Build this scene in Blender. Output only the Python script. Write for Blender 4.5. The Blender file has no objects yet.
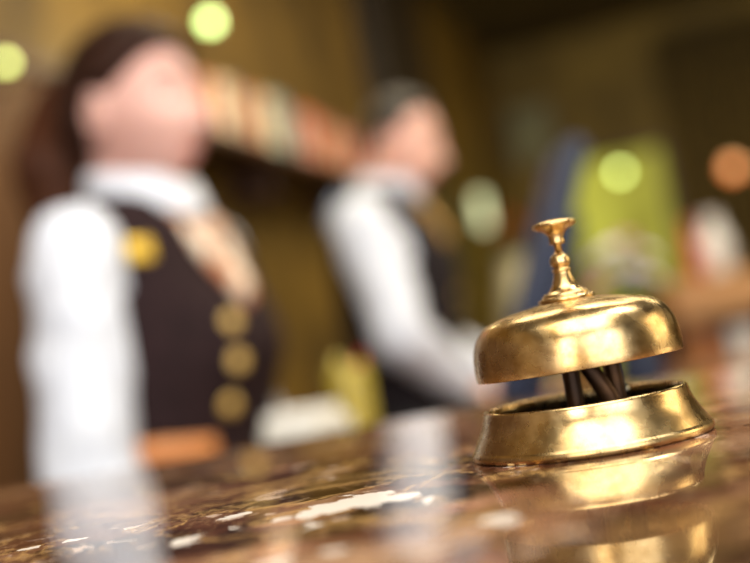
import bpy, bmesh, math, random
from mathutils import Vector, Matrix, noise
random.seed(7)
scene = bpy.context.scene
COL = scene.collection
PI = math.pi

# ------------------------------------------------------------------ camera
CAMZ = 1.144
ROLL = math.radians(9.5); PITCH = math.radians(3.96); F = 750 / 36 * 50
_D = Vector((0, math.cos(PITCH), math.sin(PITCH))); _Z = Vector((0, -math.sin(PITCH), math.cos(PITCH)))
CX = math.cos(ROLL) * Vector((1, 0, 0)) - math.sin(ROLL) * _Z
CY = math.sin(ROLL) * Vector((1, 0, 0)) + math.cos(ROLL) * _Z
CAM = Vector((0, 0, CAMZ))
cd = bpy.data.cameras.new('camera'); cam = bpy.data.objects.new('camera', cd); COL.objects.link(cam)
M = Matrix.Identity(4)
for i in range(3):
    M[i][0] = CX[i]; M[i][1] = CY[i]; M[i][2] = -_D[i]; M[i][3] = CAM[i]
cam.matrix_world = M
cd.lens = 50; cd.sensor_width = 36; cd.clip_start = 0.01; cd.clip_end = 60
cd.dof.use_dof = True; cd.dof.focus_distance = 0.348; cd.dof.aperture_fstop = 3.4; cd.dof.aperture_blades = 0
scene.camera = cam

def at(px, py, d):
    r = F * _D + (px - 375) * CX - (py - 281.5) * CY
    return CAM + r * (d / r.y)

# room axes: the staff wall runs 19 degrees right of the view direction
AZ = math.radians(19)
RF = Vector((math.sin(AZ), math.cos(AZ), 0)); RR = Vector((math.cos(AZ), -math.sin(AZ), 0))
def rm(r, f, z=0): return RR * r + RF * f + Vector((0, 0, z))

# ------------------------------------------------------------------ materials
def new_mat(name):
    m = bpy.data.materials.new(name); m.use_nodes = True
    nt = m.node_tree; b = nt.nodes['Principled BSDF']
    return m, nt, b
def lin(c):
    return tuple(((v / 255) / 12.92 if v / 255 <= 0.04045 else ((v / 255 + 0.055) / 1.055) ** 2.4) for v in c) + (1,)
def mat(name, c1, c2=None, scale=10, rough=0.6, metal=0.0, bump=0.0, bscale=60, stretch=(1, 1, 1), coat=0, spec=None, detail=4, lo=.35, hi=.65):
    m, nt, b = new_mat(name); N = nt.nodes; L = nt.links
    tc = N.new('ShaderNodeTexCoord'); mp = N.new('ShaderNodeMapping'); mp.inputs['Scale'].default_value = stretch
    L.new(tc.outputs['Object'], mp.inputs['Vector'])
    if c2 is None: c2 = tuple(min(255, v * 1.12) for v in c1)
    no = N.new('ShaderNodeTexNoise'); no.inputs['Scale'].default_value = scale; no.inputs['Detail'].default_value = detail
    L.new(mp.outputs[0], no.inputs['Vector'])
    cr = N.new('ShaderNodeValToRGB'); cr.color_ramp.elements[0].color = lin(c1); cr.color_ramp.elements[1].color = lin(c2)
    cr.color_ramp.elements[0].position = lo; cr.color_ramp.elements[1].position = hi
    L.new(no.outputs['Fac'], cr.inputs[0]); L.new(cr.outputs[0], b.inputs['Base Color'])
    b.inputs['Roughness'].default_value = rough; b.inputs['Metallic'].default_value = metal
    if spec is not None: b.inputs['Specular IOR Level'].default_value = spec
    if coat: b.inputs['Coat Weight'].default_value = coat
    if bump:
        n2 = N.new('ShaderNodeTexNoise'); n2.inputs['Scale'].default_value = bscale; n2.inputs['Detail'].default_value = 3
        L.new(mp.outputs[0], n2.inputs['Vector'])
        bp = N.new('ShaderNodeBump'); bp.inputs['Strength'].default_value = bump; bp.inputs['Distance'].default_value = 0.01
        L.new(n2.outputs['Fac'], bp.inputs['Height']); L.new(bp.outputs[0], b.inputs['Normal'])
    return m
def emit(name, c1, c2, strength, scale=3, base=(200, 200, 180), lo=.35, hi=.65):
    m, nt, b = new_mat(name); N = nt.nodes; L = nt.links
    tc = N.new('ShaderNodeTexCoord'); no = N.new('ShaderNodeTexNoise'); no.inputs['Scale'].default_value = scale
    L.new(tc.outputs['Object'], no.inputs['Vector'])
    cr = N.new('ShaderNodeValToRGB'); cr.color_ramp.elements[0].color = lin(c1); cr.color_ramp.elements[1].color = lin(c2)
    cr.color_ramp.elements[0].position = lo; cr.color_ramp.elements[1].position = hi
    L.new(no.outputs['Fac'], cr.inputs[0]); L.new(cr.outputs[0], b.inputs['Emission Color'])
    b.inputs['Emission Strength'].default_value = strength; b.inputs['Base Color'].default_value = lin(base)
    return m

def marble_mat():
    m, nt, b = new_mat('brown_marble'); N = nt.nodes; L = nt.links
    tc = N.new('ShaderNodeTexCoord'); P = tc.outputs['Object']
    def noise_(scale, det=6, rough=.6, vec=P, dist=0.0):
        n = N.new('ShaderNodeTexNoise'); n.inputs['Scale'].default_value = scale; n.inputs['Detail'].default_value = det
        n.inputs['Roughness'].default_value = rough; n.inputs['Distortion'].default_value = dist
        L.new(vec, n.inputs['Vector']); return n
    def ramp(src, stops):
        cr = N.new('ShaderNodeValToRGB'); e = cr.color_ramp.elements
        while len(e) < len(stops): e.new(0.5)
        for k, (p, c) in enumerate(stops):
            e[k].position = p; e[k].color = c if len(c) == 4 else lin(c)
        L.new(src, cr.inputs[0]); return cr.outputs[0]
    def mix(f, a, c):
        n = N.new('ShaderNodeMix'); n.data_type = 'RGBA'
        L.new(f, n.inputs['Factor']); L.new(a, n.inputs['A'])
        if isinstance(c, tuple): n.inputs['B'].default_value = c
        else: L.new(c, n.inputs['B'])
        return n.outputs['Result']
    def math_(op, a, c=None):
        n = N.new('ShaderNodeMath'); n.operation = op
        for k, v in enumerate((a, c)):
            if v is None: continue
            if isinstance(v, (int, float)): n.inputs[k].default_value = v
            else: L.new(v, n.inputs[k])
        return n.outputs[0]
    W, B = (1, 1, 1, 1), (0, 0, 0, 1)
    base = ramp(noise_(11, 8, .62, dist=.6).outputs['Fac'], [(.30, (36, 21, 14)), (.46, (88, 54, 38)), (.56, (132, 94, 70)), (.72, (184, 150, 122))])
    # dark chocolate inclusions
    dk = ramp(noise_(17, 7, .6, dist=.4).outputs['Fac'], [(.53, B), (.57, W)])
    c = mix(dk, base, lin((34, 18, 12)))
    # rosy patches
    rs = ramp(noise_(18, 4, .5, dist=.3).outputs['Fac'], [(.30, W), (.38, B)])
    c = mix(rs, c, lin((176, 126, 106)))
    # golden hair veins
    v = noise_(9, 10, .68, dist=1.6)
    vv = math_('ABSOLUTE', math_('SUBTRACT', v.outputs['Fac'], .5))
    vr = ramp(vv, [(0.0, W), (.020, B)])
    c = mix(math_('MULTIPLY', vr, .8), c, lin((206, 164, 104)))
    v2 = noise_(30, 8, .7, dist=1.0)
    vr2 = ramp(math_('ABSOLUTE', math_('SUBTRACT', v2.outputs['Fac'], .5)), [(0.0, W), (.012, B)])
    c = mix(math_('MULTIPLY', vr2, .35), c, lin((198, 158, 112)))
    fd = ramp(noise_(85, 8, .68, dist=.8).outputs['Fac'], [(.54, B), (.60, W)])
    c = mix(math_('MULTIPLY', fd, .55), c, lin((44, 24, 16)))
    fl = ramp(noise_(120, 6, .66, dist=.5).outputs['Fac'], [(.60, B), (.66, W)])
    c = mix(math_('MULTIPLY', fl, .35), c, lin((214, 184, 150)))
    pk = ramp(noise_(48, 5, .6, dist=.5).outputs['Fac'], [(.62, B), (.66, W)])
    c = mix(math_('MULTIPLY', pk, .7), c, lin((226, 200, 180)))
    # white calcite patches, each with its own spot in the stone
    wn = noise_(55, 5, .6)
    ws = N.new('ShaderNodeVectorMath'); ws.operation = 'MULTIPLY_ADD'
    L.new(wn.outputs['Color'], ws.inputs[0]); ws.inputs[1].default_value = (.030, .034, 0); ws.inputs[2].default_value = (-.015, -.017, 0)
    wp = N.new('ShaderNodeVectorMath'); wp.operation = 'ADD'; L.new(P, wp.inputs[0]); L.new(ws.outputs[0], wp.inputs[1])
    blobs = [(-.0185, .3270, .0115, .0175), (-.0045, .3215, .0065, .0045), (.040, .352, .009, .003), (-.0295, .3180, .0050, .0075), (-.0390, .3180, .004, .005),
             (-.0570, .3400, .0042, .0060), (-.0560, .3180, .003, .004), (-.0186, .2490, .0038, .0050), (-.0330, .2470, .0050, .0050),
             (-.0670, .3054, .0045, .0065), (.0230, .2545, .0058, .0065), (-.1112, .3514, .0050, .0040), (-.128, .345, .004, .003),
             (-.030, .297, .0015, .004), (.004, .305, .002, .003), (.165, .36, .006, .008), (.24, .43, .008, .01), (-.2, .42, .01, .012), (-.015, .20, .006, .006)]
    acc = None
    for (bx, by, rx, ry) in blobs:
        s = N.new('ShaderNodeVectorMath'); s.operation = 'SUBTRACT'; L.new(wp.outputs[0], s.inputs[0]); s.inputs[1].default_value = (bx, by, 0)
        q = N.new('ShaderNodeVectorMath'); q.operation = 'MULTIPLY'; L.new(s.outputs[0], q.inputs[0]); q.inputs[1].default_value = (1 / rx, 1 / ry, 0)
        l = N.new('ShaderNodeVectorMath'); l.operation = 'LENGTH'; L.new(q.outputs[0], l.inputs[0])
        acc = l.outputs['Value'] if acc is None else math_('MINIMUM', acc, l.outputs['Value'])
    wm = ramp(acc, [(.92, W), (1.08, B)])
    c = mix(wm, c, lin((246, 238, 228)))
    L.new(c, b.inputs['Base Color'])
    b.inputs['Roughness'].default_value = .07
    b.inputs['IOR'].default_value = 1.5
    rr = ramp(noise_(40, 4).outputs['Fac'], [(.4, (0.02,) * 3 + (1,)), (.7, (0.06,) * 3 + (1,))]); L.new(rr, b.inputs['Roughness'])
    bp = N.new('ShaderNodeBump'); bp.inputs['Strength'].default_value = .015; bp.inputs['Distance'].default_value = .001
    L.new(noise_(25, 2).outputs['Fac'], bp.inputs['Height']); L.new(bp.outputs[0], b.inputs['Normal'])
    return m

def brass_mat(name='aged_brass', dark=1.0, rough=(.22, .33)):
    m, nt, b = new_mat(name); N = nt.nodes; L = nt.links
    tc = N.new('ShaderNodeTexCoord')
    n = N.new('ShaderNodeTexNoise'); n.inputs['Scale'].default_value = 70; n.inputs['Detail'].default_value = 7; n.inputs['Roughness'].default_value = .62
    L.new(tc.outputs['Object'], n.inputs['Vector'])
    cr = N.new('ShaderNodeValToRGB'); e = cr.color_ramp.elements
    e[0].position = .34; e[0].color = lin((170 * dark, 136 * dark, 82 * dark)); e[1].position = .60; e[1].color = lin((218 * dark, 190 * dark, 138 * dark))
    L.new(n.outputs['Fac'], cr.inputs[0]); L.new(cr.outputs[0], b.inputs['Base Color'])
    n2 = N.new('ShaderNodeTexNoise'); n2.inputs['Scale'].default_value = 160; n2.inputs['Detail'].default_value = 6
    L.new(tc.outputs['Object'], n2.inputs['Vector'])
    mr = N.new('ShaderNodeMapRange'); mr.inputs['From Min'].default_value = .35; mr.inputs['From Max'].default_value = .7
    mr.inputs['To Min'].default_value = rough[0]; mr.inputs['To Max'].default_value = rough[1]
    L.new(n2.outputs['Fac'], mr.inputs['Value']); L.new(mr.outputs[0], b.inputs['Roughness'])
    b.inputs['Metallic'].default_value = 1
    bp = N.new('ShaderNodeBump'); bp.inputs['Strength'].default_value = .02; bp.inputs['Distance'].default_value = .0005
    L.new(n2.outputs['Fac'], bp.inputs['Height']); L.new(bp.outputs[0], b.inputs['Normal'])
    return m

# ------------------------------------------------------------------ mesh helpers
def obj(name, bm, m, parent=None, loc=None, rotz=0, smooth=True, norm=True):
    me = bpy.data.meshes.new(name)
    if norm: bmesh.ops.recalc_face_normals(bm, faces=bm.faces[:])
    bm.to_mesh(me); bm.free()
    if m: me.materials.append(m)
    for p in me.polygons: p.use_smooth = smooth
    o = bpy.data.objects.new(name, me); COL.objects.link(o)
    if parent: o.parent = parent
    if loc is not None: o.location = loc
    o.rotation_euler.z = rotz
    return o
def tag(o, label, cat, group=None):
    o['label'] = label; o['category'] = cat
    if group: o['group'] = group
    return o
def thing(name, label, cat, loc=(0, 0, 0), rotz=0, group=None):
    o = bpy.data.objects.new(name, None); COL.objects.link(o); o.empty_display_size = .05
    o.location = loc; o.rotation_euler.z = rotz
    return tag(o, label, cat, group)
def struct(name, bm, m, parent=None, **k):
    o = obj(name, bm, m, parent, **k)
    if parent is None: o['kind'] = 'structure'
    return o
def add_box(bm, lo, hi, bev=0.0, mtx=None, seg=2):
    cx, cy, cz = [(a + b) / 2 for a, b in zip(lo, hi)]; sx, sy, sz = [abs(b - a) for a, b in zip(lo, hi)]
    t = bmesh.new(); bmesh.ops.create_cube(t, size=1)
    for v in t.verts: v.co = Vector((v.co.x * sx + cx, v.co.y * sy + cy, v.co.z * sz + cz))
    if bev: bmesh.ops.bevel(t, geom=t.edges[:], offset=bev, segments=seg, profile=.5, affect='EDGES')
    merge(bm, t, mtx)
def merge(bm, t, mtx=None):
    vm = {}
    for v in t.verts: vm[v] = bm.verts.new(mtx @ v.co if mtx else v.co)
    for f in t.faces:
        try: bm.faces.new([vm[v] for v in f.verts])
        except ValueError: pass
    t.free()
def box(lo, hi, bev=0.0):
    bm = bmesh.new(); add_box(bm, lo, hi, bev); return bm
def rbox(lo, hi, bev=0.0):           # box in room axes (r, f, z)
    bm = bmesh.new(); Mx = Matrix(((RR.x, RF.x, 0, 0), (RR.y, RF.y, 0, 0), (0, 0, 1, 0), (0, 0, 0, 1)))
    add_box(bm, lo, hi, bev, Mx); return bm
def lathe(bm, prof, seg=96, close=False, mtx=None):
    rings = []
    for r, z in prof:
        if r < 1e-7: rings.append([bm.verts.new((0, 0, z))])
        else: rings.append([bm.verts.new((r * math.cos(2 * PI * k / seg), r * math.sin(2 * PI * k / seg), z)) for k in range(seg)])
    prs = list(zip(rings, rings[1:])) + ([(rings[-1], rings[0])] if close else [])
    for A, B in prs:
        for k in range(seg):
            q = (k + 1) % seg
            if len(A) == 1 and len(B) == 1: continue
            if len(A) == 1: bm.faces.new((A[0], B[q], B[k]))
            elif len(B) == 1: bm.faces.new((A[k], A[q], B[0]))
            else: bm.faces.new((A[k], A[q], B[q], B[k]))
    if mtx:
        for R in rings:
            for v in R: v.co = mtx @ v.co
def spline(pts, n):
    """Catmull-Rom through tuples"""
    out = []; P = [pts[0]] + list(pts) + [pts[-1]]
    for i in range(1, len(P) - 2):
        for k in range(n):
            t = k / n; a, b, c, d = P[i - 1], P[i], P[i + 1], P[i + 2]
            out.append(tuple(.5 * (2 * q + (r - p) * t + (2 * p - 5 * q + 4 * r - s) * t * t + (3 * q - p - 3 * r + s) * t ** 3) for p, q, r, s in zip(a, b, c, d)))
    out.append(tuple(pts[-1])); return out
def tube(bm, pts, radii, seg=20, ref=Vector((1, 0, 0)), caps=True, smooth_n=5, wob=0, seed=0):
    """loft an elliptic tube; radii entries are r or (ra along ref, rb across)"""
    rr = [(r, r) if isinstance(r, (int, float)) else r for r in radii]
    full = spline([tuple(p) + tuple(r) for p, r in zip(pts, rr)], smooth_n) if len(pts) > 2 else [tuple(p) + tuple(r) for p, r in zip(pts, rr)]
    C = [Vector(f[:3]) for f in full]; rings = []
    for i, c in enumerate(C):
        d = (C[min(i + 1, len(C) - 1)] - C[max(i - 1, 0)]).normalized()
        s = ref - d * ref.dot(d)
        if s.length < 1e-3: s = Vector((0, 1, 0)) - d * d.y
        s.normalize(); t = d.cross(s)
        ra, rb = full[i][3], full[i][4]
        ring = []
        for k in range(seg):
            a = 2 * PI * k / seg; p = c + s * (ra * math.cos(a)) + t * (rb * math.sin(a))
            if wob:
                q = 1 + wob * noise.noise(Vector((p.x * 14 + seed, p.y * 14, p.z * 22))); p = c + (p - c) * q
            ring.append(bm.verts.new(p))
        rings.append(ring)
    for A, B in zip(rings, rings[1:]):
        for k in range(seg): bm.faces.new((A[k], A[(k + 1) % seg], B[(k + 1) % seg], B[k]))
    if caps: bm.faces.new(rings[0][::-1]); bm.faces.new(rings[-1])
def ball(bm, c, r, seg=24, mtx=None):
    t = bmesh.new(); bmesh.ops.create_uvsphere(t, u_segments=seg, v_segments=seg // 2, radius=1)
    rx, ry, rz = (r, r, r) if isinstance(r, (int, float)) else r
    R = mtx or Matrix.Identity(4)
    for v in t.verts: v.co = Vector(c) + (R @ Vector((v.co.x * rx, v.co.y * ry, v.co.z * rz)))
    merge(bm, t)
def bake(o, voxel, smooth=3, wr=0.0, wscale=9):
    """fuse overlapping closed pieces into one continuous surface"""
    md = o.modifiers.new('r', 'REMESH'); md.mode = 'VOXEL'; md.voxel_size = voxel; md.use_smooth_shade = True
    if smooth:
        s = o.modifiers.new('s', 'SMOOTH'); s.iterations = smooth; s.factor = .5
    dg = bpy.context.evaluated_depsgraph_get(); dg.update()
    me = bpy.data.meshes.new_from_object(o.evaluated_get(dg)); old = o.data; o.modifiers.clear(); o.data = me; me.name = o.name
    bpy.data.meshes.remove(old)
    if wr:
        for v in me.vertices:
            q = noise.noise(Vector((v.co.x * wscale * 1.6, v.co.y * wscale * 1.6, v.co.z * wscale + v.co.x * 6)))
            v.co += v.normal * wr * (q - abs(noise.noise(v.co * wscale * 2.3)) * .8)
    for p in me.polygons: p.use_smooth = True
    return o

# ------------------------------------------------------------------ reception bell
BRASS = brass_mat(); BRASS_D = brass_mat('dark_brass', .45, (.3, .5))
BLACKM = mat('blackened_metal', (22, 17, 12), (44, 34, 22), rough=.5, metal=.8)
IRON = mat('dark_iron', (44, 28, 16), (84, 56, 30), 60, rough=.42, metal=.7)
STEEL = mat('steel', (150, 150, 140), (190, 188, 176), rough=.25, metal=1)
CT = 1.10                     # counter top height
S = .0003550                  # metres per unit of the bell's profile
bell = thing('reception_bell', 'aged brass domed call bell with push knob standing on the marble counter', 'bell', (.0669, .3765, CT))
def P(l): return [(r * S, z * S) for r, z in l]
def sp(l, n=5): return [(max(0, a), b) for a, b in spline(l, n)]
bm = bmesh.new()
outer = [(114, 0), (119, .6), (120.5, 3), (120.5, 6.5), (119.3, 8.5)] + sp([(118.2, 9.5), (114, 17), (108.8, 26), (105, 34), (102.8, 41)], 6) + [(102.4, 43.5), (101.8, 46), (100.4, 47.2), (98.4, 47.2), (97, 46), (96.6, 44)]
inner = sp([(96.5, 41), (100, 33), (105, 24), (112, 10)], 5) + [(112, 1), (113, 0)]
lathe(bm, P(outer + inner), 160, close=True); obj('base', bm, BRASS, bell)
bm = bmesh.new(); lathe(bm, P([(0, 26), (88, 26), (99, 25), (100.5, 23), (100, 20), (0, 20)]), 96); 
obj('base_plate', bm, BLACKM, bell)
bm = bmesh.new()
do = sp([(104, 79.5), (104.5, 85), (104.2, 95), (103, 106), (100, 116), (94.8, 125.2), (86.5, 132.6), (73, 138), (54, 142), (38, 144.5), (20, 147), (8, 148)], 6)
di = sp([(8, 143), (40, 139.5), (70, 132), (88, 125), (97, 113), (101, 98), (101.2, 84), (102.3, 79.4)], 5)
lathe(bm, P([(0, 148)] + do[::-1] + [(103.4, 79.1)] + di[::-1] + [(0, 143.2)]), 160, mtx=Matrix.Translation((0, 0, 140 * S)) @ Matrix.Rotation(math.radians(-1.0), 4, 'Y') @ Matrix.Translation((0, 0, -140 * S))); obj('dome', bm, BRASS, bell)
bm = bmesh.new()
fin = [(0, 146), (28, 146.4), (29.2, 148), (28.4, 150), (25.5, 151), (24, 151.6), (24.6, 153), (22.8, 154.6), (19.5, 155.6)] + \
      sp([(17, 157), (13.5, 161.5), (10.8, 168), (8.8, 174.5)], 5) + [(8.4, 176.2), (9.8, 177.4), (9.9, 178.6), (8, 179.8)] + \
      sp([(7.2, 180.4), (9.6, 183.5), (10.4, 187), (9.4, 191), (6.6, 194), (4.4, 195.5)], 4) + [(4.3, 190), (0, 190)]
lathe(bm, P(fin), 72, mtx=Matrix.Translation((1.0 * S, 0, -.5 * S))); obj('finial', bm, BRASS, bell)
bm = bmesh.new()
kn = [(0, 150), (3.7, 150), (3.7, 207.5), (7.4, 208), (8.2, 209.5), (7.8, 211)] + sp([(7.6, 212), (8.4, 217), (12, 221.5), (18, 224.2), (21.6, 226)], 4) + \
     [(22.6, 227.4), (22.4, 229), (21, 230)] + sp([(18, 231), (10, 232.8), (0, 233.6)], 4)
lathe(bm, P(kn), 72, mtx=Matrix.Translation((1.4 * S, 0, -3.5 * S))); obj('push_knob', bm, BRASS, bell)
def bent(pts, w): 
    b = bmesh.new(); tube(b, [Vector(p) * S for p in pts], [(w[0] * S, w[1] * S)] * len(pts), seg=14, smooth_n=3); return b
obj('post', bent([(-10, -8, 24), (-10, -8, 60), (-10, -8, 100), (-9, -6, 140)], (9, 10)), IRON, bell)
obj('post', bent([(37, 12, 24), (37, 12, 60), (34, 11, 100), (30, 10, 138)], (9, 9)), IRON, bell)
obj('striker', bent([(30, -4, 24), (24, -4, 46), (10, -4, 76), (0, -2, 100), (0, 0, 143)], (9.5, 7)), IRON, bell)
bm = bmesh.new(); ball(bm, Vector((52, 52, 44)) * S, 7.5 * S); tube(bm, [Vector((52, 52, 29)) * S, Vector((52, 52, 42)) * S], [3 * S, 3 * S], seg=12)
obj('screw', bm, STEEL, bell)
bm = bmesh.new(); tube(bm, [Vector((-40, -4, 33)) * S, Vector((30, 2, 35)) * S], [(3 * S, 10 * S)] * 2, seg=14, ref=Vector((0, 0, 1))); obj('bracket', bm, BLACKM, bell)

# ------------------------------------------------------------------ counter
MARBLE = marble_mat()
WOOD_D = mat('dark_walnut', (42, 24, 14), (74, 44, 24), 6, rough=.42, stretch=(1, 1, .12), bump=.08)
WOOD_M = mat('mid_wood', (96, 58, 30), (138, 90, 50), 8, rough=.45, stretch=(.4, .4, 2.5), bump=.06)
bm = bmesh.new()
edge = [(-1.0, .640), (-.25, .645), (-.09, .668), (.05, .690), (.20, .655), (.5, .60), (1.3, .52)]
top_v = [(-1.0, -.55), ] + [(x, y) for x, y in spline(edge, 5)] + [(1.3, -.55)]
lower = []; prof = [(0, CT - .012), (-.0035, CT - .0035), (-.012, CT)]
def inset(pts, d):
    cxm = sum(p[0] for p in pts) / len(pts); cym = sum(p[1] for p in pts) / len(pts); out = []
    for x, y in pts:
        v = Vector((x - cxm, y - cym)); L_ = v.length; v *= (L_ + d) / L_; out.append((v.x + cxm, v.y + cym))
    return out
rings = []
for d, z in [(-.02, CT - .04), (0, CT - .032), (0, CT - .012), (-.0035, CT - .0035), (-.012, CT)]:
    rings.append([bm.verts.new((x, y, z)) for x, y in inset(top_v, d)])
for A, B in zip(rings, rings[1:]):
    for k in range(len(A)): bm.faces.new((A[k], A[(k + 1) % len(A)], B[(k + 1) % len(A)], B[k]))
bm.faces.new(rings[-1]); bm.faces.new(rings[0][::-1])
o = obj('marble_countertop', bm, MARBLE, smooth=False)
tag(o, 'polished brown marble counter slab with white patches under the brass bell', 'countertop')
base = thing('counter_base', 'dark wood front body carrying the marble counter slab', 'counter', (0, 0, 0))
obj('body', box((-.95, -.40, .08), (1.25, .46, CT - .041), .006), WOOD_D, base, smooth=False)
obj('plinth', box((-.92, -.36, 0), (1.22, .43, .08), .003), BLACKM, base, smooth=False)
for k in range(4):
    x0 = -.93 + k * .545
    obj('panel', box((x0 + .02, -.415, .14), (x0 + .525, -.4, CT - .1), .004), WOOD_M, base, smooth=False)

# ------------------------------------------------------------------ staff desk (runs along the aisle)
DZ = .96
def room_thing(name, label, cat, r, f, z=0, group=None, turn=0):
    return thing(name, label, cat, rm(r, f, z), -AZ + turn, group)
desk = room_thing('staff_desk', 'long wooden work desk behind the marble counter, in front of the staff', 'desk', -.15, 1.95)
obj('desk_top', box((-.41, -1.0, DZ - .035), (.36, 1.15, DZ), .006), WOOD_M, desk, smooth=False)
obj('side_panel', box((-.33, -.97, 0), (.34, -.93, DZ - .036), .003), WOOD_D, desk, smooth=False)
obj('side_panel', box((-.33, 1.08, 0), (.34, 1.12, DZ - .036), .003), WOOD_D, desk, smooth=False)
obj('modesty_panel', box((.30, -.92, .1), (.33, 1.07, DZ - .036), .003), WOOD_D, desk, smooth=False)
for k in range(3):
    dr = obj('drawer', box((-.34, -.80 + k * .6, DZ - .2), (-.32, -.27 + k * .6, DZ - .05), .004), WOOD_M, desk, smooth=False)
    obj('handle', box((-.352, -.60 + k * .6, DZ - .13), (-.341, -.47 + k * .6, DZ - .115), .003), BRASS_D, dr)

NAVY = mat('navy_plastic', (8, 22, 46), (13, 34, 66), 4, rough=.5)
SCREEN = emit('screen_glow', (30, 62, 120), (56, 96, 158), .13, 4, (10, 16, 30))
# touch-screen monitor, seen almost from its edge; screen towards the man
p0 = at(502, 398, 1.40)
mon = thing('monitor', 'tall dark blue touch screen monitor tilted back behind the bell', 'monitor', (p0.x, p0.y, DZ), math.radians(4))
tilt = Matrix.Translation((0, 0, .085)) @ Matrix.Rotation(math.radians(23), 4, 'Y')
bm = bmesh.new(); add_box(bm, (-.005, -.050, 0), (.024, .065, .37), .007, tilt, 3); obj('housing', bm, NAVY, mon)
bm = bmesh.new(); add_box(bm, (-.0085, -.042, .02), (-.0052, .057, .35), .001, tilt); obj('screen', bm, SCREEN, mon, smooth=False)
bm = bmesh.new(); add_box(bm, (.025, -.035, .04), (.046, .055, .27), .008, tilt, 3); obj('rear_cover', bm, mat('dark_back', (12, 16, 26), (20, 26, 40)), mon)
bm = bmesh.new(); tube(bm, [Vector((.03, .03, .01)), Vector((.045, .03, .08)), Vector((.06, .03, .14))], [(.02, .035)] * 3, 16); obj('stand', bm, NAVY, mon)
bm = bmesh.new(); add_box(bm, (-.07, -.07, 0), (.10, .13, .014), .005); obj('foot', bm, NAVY, mon)

# keyboard under the man's hands
KB = mat('black_plastic', (20, 20, 22), (34, 34, 36), rough=.5)
kc = at(492, 405, 2.42)
kb = thing('keyboard', "flat black keyboard under the man's hands", 'keyboard', (kc.x + .055, kc.y + .04, DZ), -AZ)
obj('case', box((-.075, -.21, 0), (.075, .21, .018), .004), KB, kb)
bm = bmesh.new()
for i in range(5):
    for j in range(14):
        add_box(bm, (-.066 + i * .0265, -.2 + j * .0287, .0185), (-.066 + i * .0265 + .022, -.2 + j * .0287 + .024, .024), .002, seg=1)
obj('keys', bm, mat('key_grey', (50, 50, 54), (66, 66, 70)), kb, smooth=False)

PAPER = mat('white_paper', (226, 224, 212), (244, 242, 234), 20, rough=.8)
pc = at(290, 402, 1.16)
tray = thing('paper_tray', 'white tray stacked with papers behind the counter edge, between the two staff', 'tray', (pc.x + .015, pc.y, DZ), -AZ)
bm = bmesh.new(); add_box(bm, (-.052, -.08, 0), (.052, .08, .01), .002)
add_box(bm, (-.052, -.08, .0), (-.047, .08, .155), .002); add_box(bm, (.047, -.08, 0), (.052, .08, .155), .002); add_box(bm, (-.047, .075, 0), (.047, .08, .155), .002)
obj('tray_body', bm, mat('white_plastic', (214, 214, 204), (228, 228, 220), rough=.4), tray, smooth=False)
for k in range(9):
    j = random.uniform(-.004, .004)
    obj('paper_sheet', box((-.043 + j, -.078 - j, .0112 + k * .018), (.043 + j, .068 + j, .028 + k * .018), .001), PAPER, tray, smooth=False)

tray.scale = (.66, .58, .80)
YEL = mat('mustard_glaze', (150, 132, 40), (186, 166, 66), 20, rough=.35)
yc = at(350, 385, 1.42)
cup = thing('pen_cup', 'mustard yellow pen cup beside the white paper tray', 'cup', (yc.x, yc.y, DZ))
bm = bmesh.new(); lathe(bm, [(0, 0), (.024, 0), (.025, .01), (.029, .172), (.028, .175), (.0262, .172), (.022, .012), (0, .01)], 48); obj('cup_body', bm, YEL, cup)
for k, (a, c) in enumerate([(0.3, (170, 60, 40)), (2.2, (60, 90, 50)), (4.1, (200, 180, 90))]):
    bm = bmesh.new(); tube(bm, [Vector((.01 * math.cos(a), .01 * math.sin(a), .013)), Vector((.021 * math.cos(a), .021 * math.sin(a), .190))], [.004, .004], 10)
    tag(obj('pencil', bm, mat('pencil_%d' % k, c), loc=(yc.x, yc.y, DZ)), ['red pencil', 'green pencil', 'pale yellow pencil'][k] + ' standing in the mustard pen cup', 'pencil', 'pencils in the pen cup')

# flowers in a vase on the desk's right, behind the bell's stem
fc = at(632, 320, 2.0)
vase = thing('flower_vase', 'dark blue vase behind the dome of the bell, holding pink and white flowers', 'vase', (fc.x, fc.y, DZ))
bm = bmesh.new(); lathe(bm, [(0, 0), (.035, 0), (.045, .02), (.05, .07), (.04, .13), (.026, .17), (.03, .2), (.028, .2), (.022, .17), (.034, .13), (.04, .07), (0, .02)], 48); obj('vase_body', bm, NAVY, vase)
PET = [mat('petal_white', (226, 218, 224), (240, 236, 238), rough=.7), mat('petal_pink', (206, 130, 146), (226, 160, 170), rough=.7), mat('petal_lilac', (170, 158, 190), (196, 186, 212), rough=.7)]
LEAF = mat('leaf_green', (44, 66, 26), (74, 96, 40), rough=.6)
spots = [(-.045, .0, .285, 2), (-.02, -.03, .30, 0), (.015, .0, .315, 1), (.045, -.01, .285, 0), (.03, .03, .255, 1), (-.03, .03, .25, 0), (.0, -.045, .25, 2), (.055, .02, .235, 0), (-.055, -.02, .235, 1)]
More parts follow.
